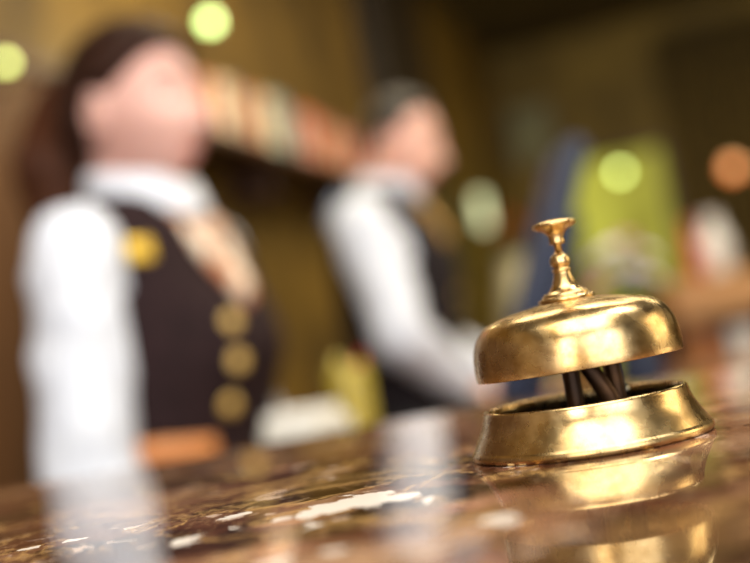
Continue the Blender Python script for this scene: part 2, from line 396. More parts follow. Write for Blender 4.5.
for (x, y, z, c) in spots:
    fl = thing('flower', ['white', 'pink', 'lilac'][c] + ' bloom in the dark blue vase behind the bell', 'flower', (fc.x, fc.y, DZ), 0, 'cut flowers in the dark blue vase')
    bm = bmesh.new(); ct = Vector((x, y, z)); d = Vector((x, y, .09)).normalized(); q = d.to_track_quat('Z', 'Y').to_matrix().to_4x4()
    for ring, (n, tl, rad) in enumerate([(6, .35, .012), (8, .75, .017), (9, 1.15, .021)]):
        for k in range(n):
            a = 2 * PI * k / n + ring * .4
            Rm = q @ Matrix.Rotation(a, 4, 'Z') @ Matrix.Rotation(tl, 4, 'Y')
            ball(bm, ct + (Rm @ Vector((0, 0, rad * .7))), (.0028, .009, rad * .62), 10, Rm)
    obj('bloom', bm, PET[c], fl)
    bm = bmesh.new(); tube(bm, [Vector((x * .1, y * .1, .05)), Vector((x * .35, y * .35, .19)), ct - d * .004], [.002, .002, .002], 8)
    lf = (Vector((x * .35, y * .35, .19)) + ct) / 2
    ball(bm, lf + Vector((.012, 0, 0)), (.016, .002, .007), 10)
    obj('stem', bm, LEAF, fl)

# ------------------------------------------------------------------ room shell
RL, RRt, FB, FF, HZ = -1.65, 4.6, 8.7, -3.6, 3.5
PAPERW = mat('gold_brown_wallpaper', (76, 56, 15), (122, 94, 32), 5, rough=.55, stretch=(1, 1, .45), detail=5, bump=.05, bscale=25)
OLIVE = mat('olive_plaster', (84, 68, 26), (120, 100, 42), 2.2, rough=.8)
REDWOOD = mat('reddish_wood', (56, 34, 14), (84, 52, 22), 7, rough=.55, stretch=(1, 1, .12))
FLOORM = mat('brown_stone_floor', (70, 48, 30), (104, 76, 48), 2, rough=.25)
CEILM = mat('dark_olive_ceiling', (70, 58, 26), (94, 80, 38), 1.5, rough=.9)
struct('floor', rbox((RL - .1, FF - .1, -.1), (RRt + .1, FB + .1, 0)), FLOORM, smooth=False)
struct('ceiling', rbox((RL - .1, FF - .1, HZ), (RRt + .1, FB + .1, HZ + .1)), CEILM, smooth=False)
struct('wall_left', rbox((RL - .1, FF, 0), (RL, FB, HZ)), PAPERW, smooth=False)
struct('wall_right', rbox((RRt, FF, 0), (RRt + .1, FB, HZ)), OLIVE, smooth=False)
struct('wall_front', rbox((RL, FF - .1, 0), (RRt, FF, HZ)), mat('warm_wood_wall', (120, 74, 36), (160, 104, 56), 3, rough=.6, stretch=(1, 1, .15)), smooth=False)
# back wall with an opening for the lit window
W0, W1, WZ0, WZ1 = -1.16, -.42, .35, 2.42
bm = rbox((RL, FB, 0), (W0, FB + .1, HZ))
for lo, hi in [((W1, FB, 0), (RRt, FB + .1, HZ)), ((W0, FB, 0), (W1, FB + .1, WZ0)), ((W0, FB, WZ1), (W1, FB + .1, HZ))]:
    t = rbox(lo, hi); merge(bm, t)
struct('wall_back', bm, OLIVE, smooth=False)
bm = rbox((W0 - .05, FB - .03, WZ0 - .05), (W0, FB + .02, WZ1 + .05), .004)
for lo, hi in [((W1, FB - .03, WZ0 - .05), (W1 + .05, FB + .02, WZ1 + .05)), ((W0, FB - .03, WZ1), (W1, FB + .02, WZ1 + .05)), ((W0, FB - .03, WZ0 - .05), (W1, FB + .02, WZ0))]:
    merge(bm, rbox(lo, hi, .004))
win = struct('window_1', bm, WOOD_D, smooth=False)
obj('pane', rbox((W0, FB + .03, WZ0), (W1, FB + .05, WZ1)), emit('green_daylight_glass', (128, 120, 18), (188, 184, 62), .85, 1.6, (60, 70, 30)), win, smooth=False)
# wood post on the left wall near the counter, baseboards
struct('trim_1', rbox((RL, -.6, 0), (RL + .05, 2.62, 2.0), .006), REDWOOD, smooth=False)
struct('trim_2', rbox((RL, -.6, 2.0), (RL + .07, 2.66, 2.05), .006), WOOD_D, smooth=False)
struct('baseboard_left', rbox((RL, 2.66, 0), (RL + .02, FB, .12), .004), WOOD_D, smooth=False)
struct('baseboard_back', rbox((RL + .02, FB - .02, 0), (RRt, FB, .12), .004), WOOD_D, smooth=False)
struct('trim_3', rbox((RL, 5.15, 0), (RL + .12, 6.1, HZ - .01), .006), mat('espresso_wood', (28, 20, 10), (44, 32, 16), 5, rough=.5, stretch=(1, 1, .15)), smooth=False)

# ------------------------------------------------------------------ shelf of books on the left wall
sh_z = 1.90
shelf = room_thing('wall_shelf', 'long dark wooden shelf on the brown wall, between the woman and the man', 'shelf', RL, 3.55, sh_z)
obj('shelf_board', box((0, -1.2, -.035), (.26, .70, 0), .004), WOOD_D, shelf, smooth=False)
for y in (-1.1, -.2, .62):
    obj('bracket', box((0, y, -.15), (.18, y + .025, -.036), .006), WOOD_D, shelf, smooth=False)
cols = [('dark red', (120, 34, 26)), ('cream', (214, 196, 160)), ('teal green', (110, 140, 124)), ('brick red', (158, 62, 42)), ('tan', (176, 132, 88)), ('dusty pink', (190, 120, 104)),
        ('brown', (92, 56, 34)), ('off white', (220, 214, 204)), ('orange', (186, 96, 50)), ('maroon', (90, 28, 30)), ('grey blue', (120, 128, 136)), ('salmon', (204, 128, 98))]
bmats = [mat('cover_' + n.replace(' ', '_'), c, rough=.6) for n, c in cols]
PG = mat('pages', (226, 214, 186), (238, 228, 204), rough=.8)
f = 2.59; seq = []; prev = None; names = {}
ords = ['first', 'second', 'third', 'fourth', 'fifth', 'sixth', 'seventh', 'eighth', 'ninth', 'tenth']
order = [0, 6, 3, 8, 9, 4, 5, 0, 7, 1, 4, 10, 0, 1, 3, 0, 4, 1, 7, 2, 2, 10, 2, 3, 5, 9, 7, 8, 3, 5, 11, 4, 6, 3, 1, 8, 0, 7, 11, 3, 6, 5, 8, 9, 3, 1, 6, 0, 8, 4, 6, 9, 3]
for i in order:
    w = random.uniform(.026, .046); h = random.uniform(.155, .205); dp = random.uniform(.15, .19)
    if f + w > 4.22: break
    seq.append((i, f, w, h, dp)); f += w + .002
cnt = {}; tot = {}
for s_ in seq: tot[s_[0]] = tot.get(s_[0], 0) + 1
for k, (i, f, w, h, dp) in enumerate(seq):
    n = cols[i][0]; cnt[i] = cnt.get(i, 0) + 1
    lb = n + ' book upright on the wall shelf'
    if tot[i] > 1: lb += ', ' + ords[cnt[i] - 1] + ' ' + n + ' one from the woman\'s side'
    else: lb += ', the only ' + n + ' one'
    bk = thing('book', lb, 'book', rm(RL + .245, f + w / 2, sh_z + .0005), -AZ, 'books on the wall shelf')
    bm = bmesh.new(); hw = w / 2
    add_box(bm, (-dp, -hw, 0), (0, -hw + .003, h), .001, seg=1); add_box(bm, (-dp, hw - .003, 0), (0, hw, h), .001, seg=1); add_box(bm, (-.003, -hw + .003, 0), (0, hw - .003, h), .0008, seg=1)
    obj('cover', bm, bmats[i], bk, smooth=False)
    obj('pages', box((-dp + .004, -hw + .003, .004), (-.0035, hw - .003, h - .005)), PG, bk, smooth=False)

# ------------------------------------------------------------------ wall lamps, tube lamp, pendants
def point(name, loc, e, col, rad):
    l = bpy.data.lights.new(name, 'POINT'); l.energy = e; l.color = col; l.shadow_soft_size = rad
    o = bpy.data.objects.new(name, l); COL.objects.link(o); o.location = loc; return o
def globe_lamp(px, py, d, rad, label, strength, c):
    p = at(px, py, d); r = p.dot(RR); f = p.dot(RF)
    t = thing('wall_lamp', label, 'lamp', rm(RL, f, p.z), -AZ, None); out = r - RL
    bm = bmesh.new(); lathe(bm, [(0, 0), (.045, 0), (.045, .008), (.03, .018), (0, .02)], 40, mtx=Matrix.Rotation(PI / 2, 4, 'Y')); obj('wall_plate', bm, BRASS_D, t)
    bm = bmesh.new(); tube(bm, [Vector((.012, 0, 0)), Vector((out * .6, 0, -.03)), Vector((out, 0, -.055)), Vector((out, 0, -rad * .8))], [.007] * 4, 12, ref=Vector((0, 1, 0))); obj('arm', bm, BRASS_D, t)
    bm = bmesh.new(); ball(bm, (out, 0, 0), rad, 32); obj('globe', bm, emit('globe_glow_%d' % px, c, c, strength), t)
    point('wall_lamp_light', p + RR * .12 , 3, (1, .86, .5), .06)
globe_lamp(210, 22, 3.15, .022, 'small glowing globe lamp on the wall above the shelf of books', 6, (205, 250, 140))
globe_lamp(6, 63, 2.27, .014, "small glowing globe lamp at the photo's left edge, behind the woman's hair", 4.5, (200, 224, 100))
p = at(482, 211, 6.75); f_ = p.dot(RF)
t = thing('tube_lamp', 'tall pale frosted tube lamp on the far dark wall, right of the man', 'lamp', rm(RL, f_, p.z), -AZ); out = p.dot(RR) - RL
bm = bmesh.new(); tube(bm, [Vector((0, 0, 0)), Vector((out, 0, 0))], [.02, .02], 12, ref=Vector((0, 0, 1))); obj('bracket', bm, BRASS_D, t)
bm = bmesh.new(); lathe(bm, [(0, -.11), (.03, -.108), (.036, -.095), (.036, .095), (.03, .108), (0, .11)], 32, mtx=Matrix.Translation((out, 0, 0))); obj('frosted_shade', bm, emit('tube_glow', (200, 214, 150), (228, 236, 190), 1.2), t)
def pendant(px, py, d, label, strength, c, rad):
    p = at(px, py, d); t = thing('pendant_lamp', label, 'lamp', p)
    bm = bmesh.new(); tube(bm, [Vector((0, 0, .06)), Vector((0, 0, HZ - p.z))], [.004, .004], 8); obj('cord', bm, BLACKM, t)
    bm = bmesh.new(); lathe(bm, [(0, .07), (.02, .07), (.022, .03), (.018, .02), (0, .02)], 24); obj('socket', bm, BRASS_D, t)
    bm = bmesh.new(); lathe(bm, [(0, HZ - p.z - .001), (.05, HZ - p.z - .001), (.04, HZ - p.z - .03), (0, HZ - p.z - .035)], 32); obj('ceiling_rose', bm, BRASS_D, t)
    bm = bmesh.new(); ball(bm, (0, 0, 0), rad, 32); obj('bulb', bm, emit('bulb_%d' % px, c, c, strength), t)
pendant(620, 172, 6.2, 'hanging lamp glowing pale green in front of the lit window', 8, (200, 224, 120), .026)
pendant(733, 168, 6.0, 'hanging amber lamp at the right edge, right of the lit window', 2.2, (226, 116, 40), .048)

# ------------------------------------------------------------------ wooden console on the right with things on it
WOOD_T = mat('tan_wood', (150, 104, 58), (186, 138, 84), 7, rough=.5, stretch=(.3, 2, 3), bump=.05)
c0 = at(672, 270, 3.2)
con = thing('open_console', 'open tan wooden console with thick top, right of the bell', 'console', (c0.x, 3.2, 0), 0)
obj('console_top', box((-.02, -.02, 1.085), (1.5, .45, 1.215), .01), WOOD_T, con, smooth=False)
obj('side_panel', box((0, 0, 0), (.03, .42, 1.084), .003), WOOD_M, con, smooth=False)
obj('side_panel', box((1.45, 0, 0), (1.48, .42, 1.084), .003), WOOD_M, con, smooth=False)
obj('divider', box((.62, .005, .085), (.645, .40, 1.084), .003), WOOD_M, con, smooth=False)
obj('back_panel', box((.03, .40, .08), (1.45, .42, 1.084), .003), WOOD_D, con, smooth=False)
obj('shelf_board', box((.03, .005, .70), (.618, .40, .725), .003), WOOD_M, con, smooth=False)
obj('shelf_board', box((.647, .005, .70), (1.45, .40, .725), .003), WOOD_M, con, smooth=False)
obj('bottom_board', box((.03, .005, .06), (1.45, .40, .084), .003), WOOD_M, con, smooth=False)
binders = [('amber', (186, 112, 34), .034), ('brown', (96, 52, 28), .06), ('light grey', (196, 190, 180), .085), ('brick red', (130, 62, 40), .05), ('dark brown', (52, 34, 22), .07), ('cream', (190, 176, 150), .06)]
x = .045
for n, c, w in binders:
    bi = thing('binder', n + ' binder standing in the open wooden console', 'binder', (c0.x + x + w / 2, 3.22, .7255), 0, 'binders in the open console')
    bm = bmesh.new(); add_box(bm, (-w / 2, 0, 0), (w / 2, .003, .32), .001); add_box(bm, (-w / 2, .003, 0), (-w / 2 + .003, .27, .32), .001); add_box(bm, (w / 2 - .003, .003, 0), (w / 2, .27, .32), .001)
    obj('cover', bm, mat('binder_' + n.replace(' ', '_'), c, rough=.5), bi, smooth=False)
    obj('paper_block', box((-w / 2 + .004, .01, .005), (w / 2 - .004, .26, .30)), PG, bi, smooth=False)
    x += w + .004
vp = at(713, 240, 3.3)
v2 = thing('white_vase', 'slender white vase on the tan wooden console', 'vase', (vp.x + .012, 3.33, 1.2155))
bm = bmesh.new(); lathe(bm, sp([(0, 0), (.03, 0), (.045, .04), (.05, .09), (.036, .14), (.024, .17), (.032, .19), (.028, .188), (.019, .168), (.028, .13), (0, .02)], 3), 48); obj('vase_body', bm, mat('white_ceramic', (226, 226, 220), (240, 240, 236), rough=.25), v2)
bp_ = at(684, 222, 3.3)
bt = thing('bottle', 'red and orange bottle beside the white vase on the console', 'bottle', (bp_.x + .01, 3.3, 1.2155))
bm = bmesh.new(); lathe(bm, sp([(0, 0), (.018, 0), (.020, .01), (.020, .11), (.011, .15), (.010, .19), (0, .19)], 3), 40); obj('bottle_body', bm, mat('red_orange_glass', (186, 60, 26), (206, 92, 38), rough=.2), bt)
bm = bmesh.new(); lathe(bm, [(0, .188), (.013, .188), (.013, .215), (0, .217)], 24); obj('cap', bm, BLACKM, bt)

# tall floor vase with orange flowers, far along the aisle
q = at(517, 278, 6.0)
fv = thing('floor_vase', 'tall cream floor vase far behind, left of the blue monitor', 'vase', (q.x, 6.0, 0))
bm = bmesh.new(); lathe(bm, sp([(0, 0), (.10, 0), (.13, .1), (.15, .6), (.15, 1.0), (.12, 1.35), (.08, 1.5), (.10, 1.56), (.09, 1.555), (.07, 1.5), (.10, 1.3), (0, .2)], 4), 48); obj('vase_body', bm, mat('cream_ceramic', (196, 188, 150), (216, 208, 176), rough=.35), fv)
for k, (x, y) in enumerate([(-.06, 0), (.05, .04), (0, -.06), (.02, .08), (-.03, .07)]):
    fl = thing('orange_flower', 'orange bloom standing in the tall cream floor vase', 'flower', (q.x, 6.0, 0), 0, 'orange flowers in the floor vase')
    bm = bmesh.new(); ct = Vector((x * 1.2, y * 1.2, 1.70 + .03 * (k % 3)))
    for n in range(8):
        Rm = Matrix.Rotation(2 * PI * n / 8, 4, 'Z') @ Matrix.Rotation(.8, 4, 'Y'); ball(bm, ct + (Rm @ Vector((0, 0, .03))), (.008, .022, .035), 10, Rm)
    obj('bloom', bm, mat('orange_petal_%d' % k, (170, 84, 30), (200, 110, 44)), fl)
    bm = bmesh.new(); tube(bm, [Vector((x * .3, y * .3, 1.1)), Vector((x * .6, y * .6, 1.5)), ct], [.004] * 3, 8); obj('stem', bm, LEAF, fl)

# curtains on the far wall
def curtain(r0, r1, z0, z1, m, label, ph):
    bm = bmesh.new(); n = 90; fr = []; 
    for k in range(n + 1):
        u = k / n; r = r0 + (r1 - r0) * u; a = u * (r1 - r0) / .11 * 2 * PI
        fr.append((r, FB - .09 + .035 * math.sin(a + ph), ))
    cols_ = []
    for (r, ff) in fr:
        cols_.append([[bm.verts.new(rm(r, ff - d, z)) for z in (z0, z0 + (z1 - z0) * .5, z1)] for d in (0, .006)])
    for A, B in zip(cols_, cols_[1:]):
        for s in (0, 1):
            for j in (0, 1): bm.faces.new((A[s][j], B[s][j], B[s][j + 1], A[s][j + 1]))
        for j in (0, 2): bm.faces.new((A[0][j], B[0][j], B[1][j], A[1][j]))
    for E_ in (cols_[0], cols_[-1]):
        for j in (0, 1): bm.faces.new((E_[0][j], E_[0][j + 1], E_[1][j + 1], E_[1][j]))
    tag(obj('curtain', bm, m), label, 'curtain')
curtain(-.30, .55, .02, 3.3, mat('brown_drape', (66, 52, 18), (92, 74, 28), rough=.9), 'dark brown curtain hanging just right of the lit window', 0)
curtain(.60, 1.05, .02, 3.3, mat('tan_drape', (112, 92, 40), (132, 110, 54), rough=.9), 'narrow tan curtain beside the dark brown curtain', 1)
curtain(1.10, 2.6, .02, 3.3, mat('umber_drape', (58, 44, 16), (80, 62, 24), rough=.9), 'wide dark umber curtain at the far right of the back wall', 2)
pr = thing('picture', 'grey green framed picture high on the back wall, left of the lit window', 'picture', rm(-1.40, FB - .001, 2.75), -AZ)
obj('frame', box((-.20, -.03, -.26), (.20, 0, .26), .01), WOOD_D, pr, smooth=False)
obj('canvas', box((-.17, -.034, -.23), (.17, -.0305, .23)), mat('grey_green_canvas', (96, 98, 74), (130, 128, 96), 4, rough=.7), pr, smooth=False)

# ------------------------------------------------------------------ people
SKIN = mat('skin', (204, 156, 144), (216, 172, 160), 12, rough=.5)
SKIN_M = mat('skin_man', (224, 168, 148), (236, 188, 168), 12, rough=.5)
for s_ in (SKIN, SKIN_M):
    b_ = s_.node_tree.nodes['Principled BSDF']; b_.inputs['Subsurface Weight'].default_value = .15; b_.inputs['Subsurface Radius'].default_value = (.01, .004, .002)
SHIRT = mat('white_shirt', (212, 219, 232), (224, 230, 240), 30, rough=.75, bump=.1, bscale=30)
VEST = mat('aubergine_vest', (30, 18, 20), (44, 28, 30), 60, rough=.85, spec=.2)
VESTM = mat('charcoal_vest', (26, 21, 25), (38, 32, 36), 60, rough=.85, spec=.2)
TROU = mat('black_cloth', (14, 13, 15), (24, 22, 24), 60, rough=.85)
HAIR = mat('dark_brown_hair', (30, 15, 9), (52, 27, 16), 30, spec=.2, rough=.6, stretch=(3, 3, .3))
HAIR2 = mat('chestnut_hair', (50, 26, 14), (84, 46, 24), 30, spec=.2, rough=.65, stretch=(3, 3, .3))
HAIRM = mat('black_brown_hair', (18, 13, 12), (34, 26, 22), 40, rough=.5)
LIP = mat('lips', (178, 92, 88), (188, 104, 98), rough=.35); LIPM = mat('lips_man', (182, 108, 96), (192, 118, 104), rough=.45)
EYEW = mat('eye_white', (226, 222, 214), (236, 232, 226), rough=.2); IRIS = mat('iris', (40, 26, 16), (58, 38, 22), rough=.2)
SHOE = mat('shoe_leather', (16, 14, 13), (28, 24, 22), rough=.3)
GOLD = mat('gold_metal', (206, 166, 84), (236, 204, 130), 30, rough=.4, metal=.3)
GOLDF = mat('gold_fabric', (206, 150, 60), (236, 190, 110), 60, rough=.5)

def gs(x, s): return math.exp(-(x / s) ** 2)
def head_pt(u, fem):
    """u: unit direction, x forward, y left, z up -> point on the head surface"""
    x, y, z = u
    p = Vector((x * .094, y * .074, z * .114))
    if p.z > 0: p.x += -.006 * p.z / .114
    t = max(0, -p.z / .114)
    if p.z < 0:
        p.y *= 1 - .34 * t ** 1.6
        if x < 0: p.x *= 1 - .55 * t ** 1.2
        else: p.x *= 1 + .20 * t * (1 - t * .35)
    if x > 0:
        fx = min(1, x * 1.6)
        p.x += fx * (.023 * gs(p.y, .012) * (max(0, min(1, (.024 - p.z) / .052)) if p.z > -.030 else max(0, 1 - (-.030 - p.z) / .012)))
        p.x += fx * .007 * gs(p.y, .018) * gs(p.z + .026, .011)
        for s in (-1, 1):
            p.x -= fx * .010 * gs(p.y - s * .031, .015) * gs(p.z - .010, .012)
            p.x += fx * .004 * gs(p.y - s * .036, .018) * gs(p.z + .022, .018)
            p.x += fx * (.003 if fem else .006) * gs(p.y - s * .026, .018) * gs(p.z - .032, .007)
        p.x += fx * .007 * gs(p.y, .022) * gs(p.z + .055, .006) + fx * .007 * gs(p.y, .019) * gs(p.z + .067, .006)
        p.x -= fx * .003 * gs(p.y, .022) * gs(p.z + .061, .003)
        p.x += fx * (.006 if fem else .010) * gs(p.y, .020) * gs(p.z + .096, .014)
    return p
def sphere_bm(fn, nu=72, nv=60):
    bm = bmesh.new(); rows = []
    for j in range(nv + 1):
        ph = PI * j / nv
        if j in (0, nv): rows.append([bm.verts.new(fn(Vector((0, 0, 1 if j == 0 else -1))))]); continue
        rows.append([bm.verts.new(fn(Vector((math.sin(ph) * math.cos(2 * PI * k / nu), math.sin(ph) * math.sin(2 * PI * k / nu), math.cos(ph))))) for k in range(nu)])
    for A, B in zip(rows, rows[1:]):
        for k in range(nu):
            q = (k + 1) % nu
            if len(A) == 1: bm.faces.new((A[0], B[k], B[q]))
            elif len(B) == 1: bm.faces.new((A[k], B[0], A[q]))
            else: bm.faces.new((A[k], B[k], B[q], A[q]))
    return bm
def xform(bm, mtx):
    for v in bm.verts: v.co = mtx @ v.co
    return bm
def torso_fn(table):
    tb = spline(table, 8)
    def at_z(z):
        if z <= tb[0][0]: return tb[0]
        for a, b in zip(tb, tb[1:]):
            if a[0] <= z <= b[0]:
                t = (z - a[0]) / max(1e-6, b[0] - a[0]); return tuple(p + (q - p) * t for p, q in zip(a, b))
        return tb[-1]
    return at_z
def torso_bm(at_z, z0, z1, off, bust=0, seg=96, dz=.007, drop=None):
    bm = bmesh.new(); n = int((z1 - z0) / dz) + 1; rings = []
    for j in range(n + 1):
        z = z0 + (z1 - z0) * j / n; _, cx, a, b = at_z(z); ring = []
        for k in range(seg):
            th = 2 * PI * k / seg; c, s = math.cos(th), math.sin(th); e = 2 / 2.35
            ux = math.copysign(abs(c) ** e, c); uy = math.copysign(abs(s) ** e, s)
            x = a * ux; y = b * uy
            if bust and c > 0:
                x += bust * (gs(y - .065, .055) + gs(y + .065, .055) + .35 * gs(y, .05)) * gs(z - bust_z[0], .07)
            o_ = off(x, y, z) if callable(off) else off
            nrm = Vector((ux / a, uy / b)).normalized()
            ring.append(bm.verts.new((cx + x + nrm.x * o_, y + nrm.y * o_, z - (drop(x, y, z) if drop else 0))))
        rings.append(ring)
    for A, B in zip(rings, rings[1:]):
        for k in range(seg): bm.faces.new((A[k], A[(k + 1) % seg], B[(k + 1) % seg], B[k]))
    bm.faces.new(rings[0][::-1]); bm.faces.new(rings[-1])
    return bm
bust_z = [1.2]
def hand_bm(bm, wrist, d, n, side, curl=.5, sc=1.0, spread=.06):
    """palm plus five separate bent fingers. d: towards fingertips, n: out of the back of the hand, side: +1/-1 thumb side"""
    d = d.normalized(); n = (n - d * n.dot(d)).normalized(); s = d.cross(n).normalized() * side
    L_ = .092 * sc
    tube(bm, [wrist - d * .03, wrist, wrist + d * L_ * .35, wrist + d * L_ * .8, wrist + d * L_ * 1.0],
         [(.017, .026), (.016, .026), (.0155, .036 * sc), (.0135, .040 * sc), (.009, .036 * sc)], 20, ref=n, smooth_n=4)
    for i, (o_, ln, ra) in enumerate([(.029, .070, .0084), (.010, .079, .0088), (-.010, .073, .0084), (-.028, .058, .0074)]):
        b = wrist + d * (L_ * (.94 - .04 * abs(i - 1))) + s * o_ * sc; dd = (d + s * spread * (1.2 - i)).normalized(); pts = [b - dd * .018, b]; ang = 0
        for k, fr in enumerate((.45, .30, .25)):
            ang += curl * (.55, .9, .6)[k]; v = dd * math.cos(ang) - n * math.sin(ang); pts.append(pts[-1] + v * ln * fr * sc)
        tube(bm, pts, [ra, ra, ra * .97, ra * .88, ra * .66], 12, ref=n, smooth_n=3); ball(bm, pts[-1], ra * .70, 10)
    tb = wrist + d * L_ * .22 + s * .022 * sc; v1 = (d * .62 + s * .72 - n * .30).normalized(); v2 = (d * .88 + s * .32 - n * .35).normalized()
    pts = [tb - v1 * .012, tb + v1 * .020 * sc, tb + v1 * .044 * sc, tb + v1 * .044 * sc + v2 * .030 * sc, tb + v1 * .044 * sc + v2 * .050 * sc]
    tube(bm, pts, [.013, .0135, .0105, .0098, .007], 12, ref=n, smooth_n=3); ball(bm, pts[-1], .0072, 10)

def person(name, label, base, rotz, fem, tab, H, arms, head_c, head_rot, mats, hipz, bust=0, vneck=1.2, armhole=.125, vest_lo=1.0):
    skin, vest_m, hair_m, lip_m = mats
    root = thing(name, label, 'person', base, rotz)
    inv = Matrix.Rotation(-rotz, 4, 'Z') @ Matrix.Translation(-Vector(base))
    loc = lambda v: inv @ Vector(v)
    at_z = torso_fn(tab); bust_z[0] = H['bust']
    HM = Matrix.Translation(head_c) @ head_rot
    # ---- body: one continuous surface
    bm = torso_bm(at_z, tab[0][0], tab[-1][0], 0, bust)
    merge(bm, sphere_bm(lambda u: HM @ head_pt(u, fem), 110, 90))
    nb = Vector((tab[-1][1], 0, tab[-1][0] - .03)); nh = HM @ Vector((-.028, 0, -.050))
    nr = .050 if fem else .058
    tube(bm, [nb - Vector((0, 0, .04)), nb, (nb * .45 + nh * .55), nh], [(nr + .006, nr + .008), nr + .004, nr, (nr + .004, nr)], 28, smooth_n=5)
    for s in (-1, 1):                       # lids around the eyes
        ball(bm, HM @ (eye_c(s, fem) + Vector((-.0020, 0, .0078))), .0125, 24); ball(bm, HM @ (eye_c(s, fem) + Vector((-.0028, 0, -.0082))), .0120, 24)
    for s in (-1, 1):                       # ears
        R_ = HM @ Matrix.Translation((-.008, s * .0765, -.006)) @ Matrix.Rotation(s * .35, 4, 'Z') @ Matrix.Rotation(-.15, 4, 'Y')
        t_ = bmesh.new(); lathe(t_, [(0, .000), (.45, .000), (.7, .35), (.92, .75), (1, .55), (.96, .2), (.75, -.5), (0, -.9)], 28)
        for v in t_.verts: v.co = R_ @ Vector((v.co.x * .018, s * v.co.z * .010, v.co.y * .032))
        merge(bm, t_)
    for s in (-1, 1):
        sh, el, wr, hd, hn, curl = arms[s]; sh, el, wr = loc(sh), loc(el), loc(wr); hd = (inv.to_3x3() @ Vector(hd)); hn = (inv.to_3x3() @ Vector(hn))
        k = .9 if fem else 1.06
        inn = Vector((sh.x * .6, s * .07, sh.z - .005))
        tube(bm, [inn, sh, sh.lerp(el, .35), sh.lerp(el, .8), el, el.lerp(wr, .3), el.lerp(wr, .75), wr], [.045 * k, .052 * k, .046 * k, .040 * k, .038 * k, .040 * k, .030 * k, .026 * k], 22, smooth_n=5)
        hand_bm(bm, wr, hd, hn, s * -1, curl, .92 if fem else 1.04)
        hp = Vector((tab[0][1], s * .088, hipz)); kn_ = Vector((.02, s * .092, hipz * .55)); an = Vector((-.02, s * .085, .09))
        tube(bm, [hp + Vector((0, 0, .04)), hp - Vector((0, 0, .06)), hp.lerp(kn_, .6), kn_, kn_.lerp(an, .3), kn_.lerp(an, .8), an, an - Vector((0, 0, .04))],
             [.078, .086, .066, .054, .054, .038, .036, .038], 24, smooth_n=5)
        tube(bm, [an + Vector((-.03, 0, -.045)), an + Vector((.03, 0, -.045)), an + Vector((.10, 0, -.060)), an + Vector((.165, 0, -.068))], [(.030, .032), (.034, .036), (.024, .042), (.014, .030)], 18, ref=Vector((0, 0, 1)), smooth_n=4)
    bake(obj('body', bm, skin, root), .0056, 1)
    # ---- face details
    for s in (-1, 1):
        e = bmesh.new(); c = HM @ eye_c(s, fem); ball(e, c, .0120, 24)
        eo = obj('eye', e, EYEW, root)
        e = bmesh.new(); fd = (HM.to_3x3() @ Vector((1, s * .08, -.05))).normalized(); R_ = fd.to_track_quat('Z', 'Y').to_matrix().to_4x4()
        ball(e, c + fd * .0093, (.0054, .0054, .0031), 20, R_); obj('iris', e, IRIS, eo)
        e = bmesh.new(); pts = [HM @ (head_pt(Vector((math.cos(a) * .93, s * math.sin(a), .33 + .05 * math.sin(k * 1.0))).normalized(), fem) + Vector((.001, 0, 0))) for k, a in enumerate((.18, .32, .46, .58))]
        tube(e, pts, [.0026, .0036 if fem else .0048, .0032, .0015], 10, smooth_n=4); obj('eyebrow', e, hair_m, root)
    e = bmesh.new()
    for zz, rr_ in ((-.0580, .0036), (-.0645, .0042)):
        pts = []
        for y in (-.022, -.012, 0, .012, .022):
            xs = .094 * 1.07 + .004 - (y / .03) ** 2 * .011 + (.004 if zz < -.06 else .004)
            pts.append(HM @ Vector((lip_x(y, zz, fem), y, zz + (.002 if abs(y) > .02 and zz < -.06 else 0))))
        tube(e, pts, [.0012, rr_ * .8, rr_, rr_ * .8, .0012], 10, ref=Vector((0, 0, 1)), smooth_n=4)
    obj('lips', e, lip_m, root)
    # ---- hair
    def hair_fn(u):
        p = head_pt(u, fem); x, y, z = p
        K = [(-.13, -.068), (-.050, -.066), (-.036, -.045), (-.024, .004), (-.010, .020), (.015, .022), (.035, .040), (.055, .068), (.070, .083), (.12, .11)] if fem else \
            [(-.13, -.050), (-.046, -.046), (-.030, -.010), (-.020, .022), (-.004, .012), (.012, .016), (.022, .044), (.034, .074), (.055, .088), (.12, .12)]
        zt_ = K[-1][1]
        for (xa, za), (xb, zb) in zip(K, K[1:]):
            if xa <= x <= xb: zt_ = za + (zb - za) * (x - xa) / (xb - xa)
        cover = (z - zt_) / .012
        if cover < 0: p = p * (1 - .16 * min(1, -cover))
        c = max(-1, min(1, cover)); th = (.018 + max(0, -x) * .10 if fem else .009)
        g = noise.noise(Vector((x * 25, y * 160, z * 25))) * .0030
        return HM @ (p + u * ((th + g) * (c * (2 - c)) if c > 0 else 0))
    obj('hair', sphere_bm(hair_fn, 120, 90), hair_m, root)
    # ---- shirt
    zt = tab[-1][0]
    bm = torso_bm(at_z, vest_lo - .10, zt - .012, .009, bust)
    for s in (-1, 1):
        sh, el, wr = (loc(v) for v in arms[s][:3]); k = 1.0 if fem else 1.02
        inn = Vector((sh.x * .6, s * (.10 if fem else .08), sh.z - (.022 if fem else .012))); end = wr
        tube(bm, [inn, sh, sh.lerp(el, .3), sh.lerp(el, .7), el, el.lerp(wr, .3), el.lerp(wr, .75), end.lerp(el, .06), end],
             [.050 * k, .060 * k, .063 * k, .062 * k, .059 * k, .060 * k, .050 * k, .046 * k, .038 * k] if fem else [.056, .068, .070, .063, .060, .056, .048, .042, .036], 30, smooth_n=6, wob=.10, seed=3 + s)
    shirt = bake(obj('shirt', bm, SHIRT, root), .0085, 3, .006, 8)
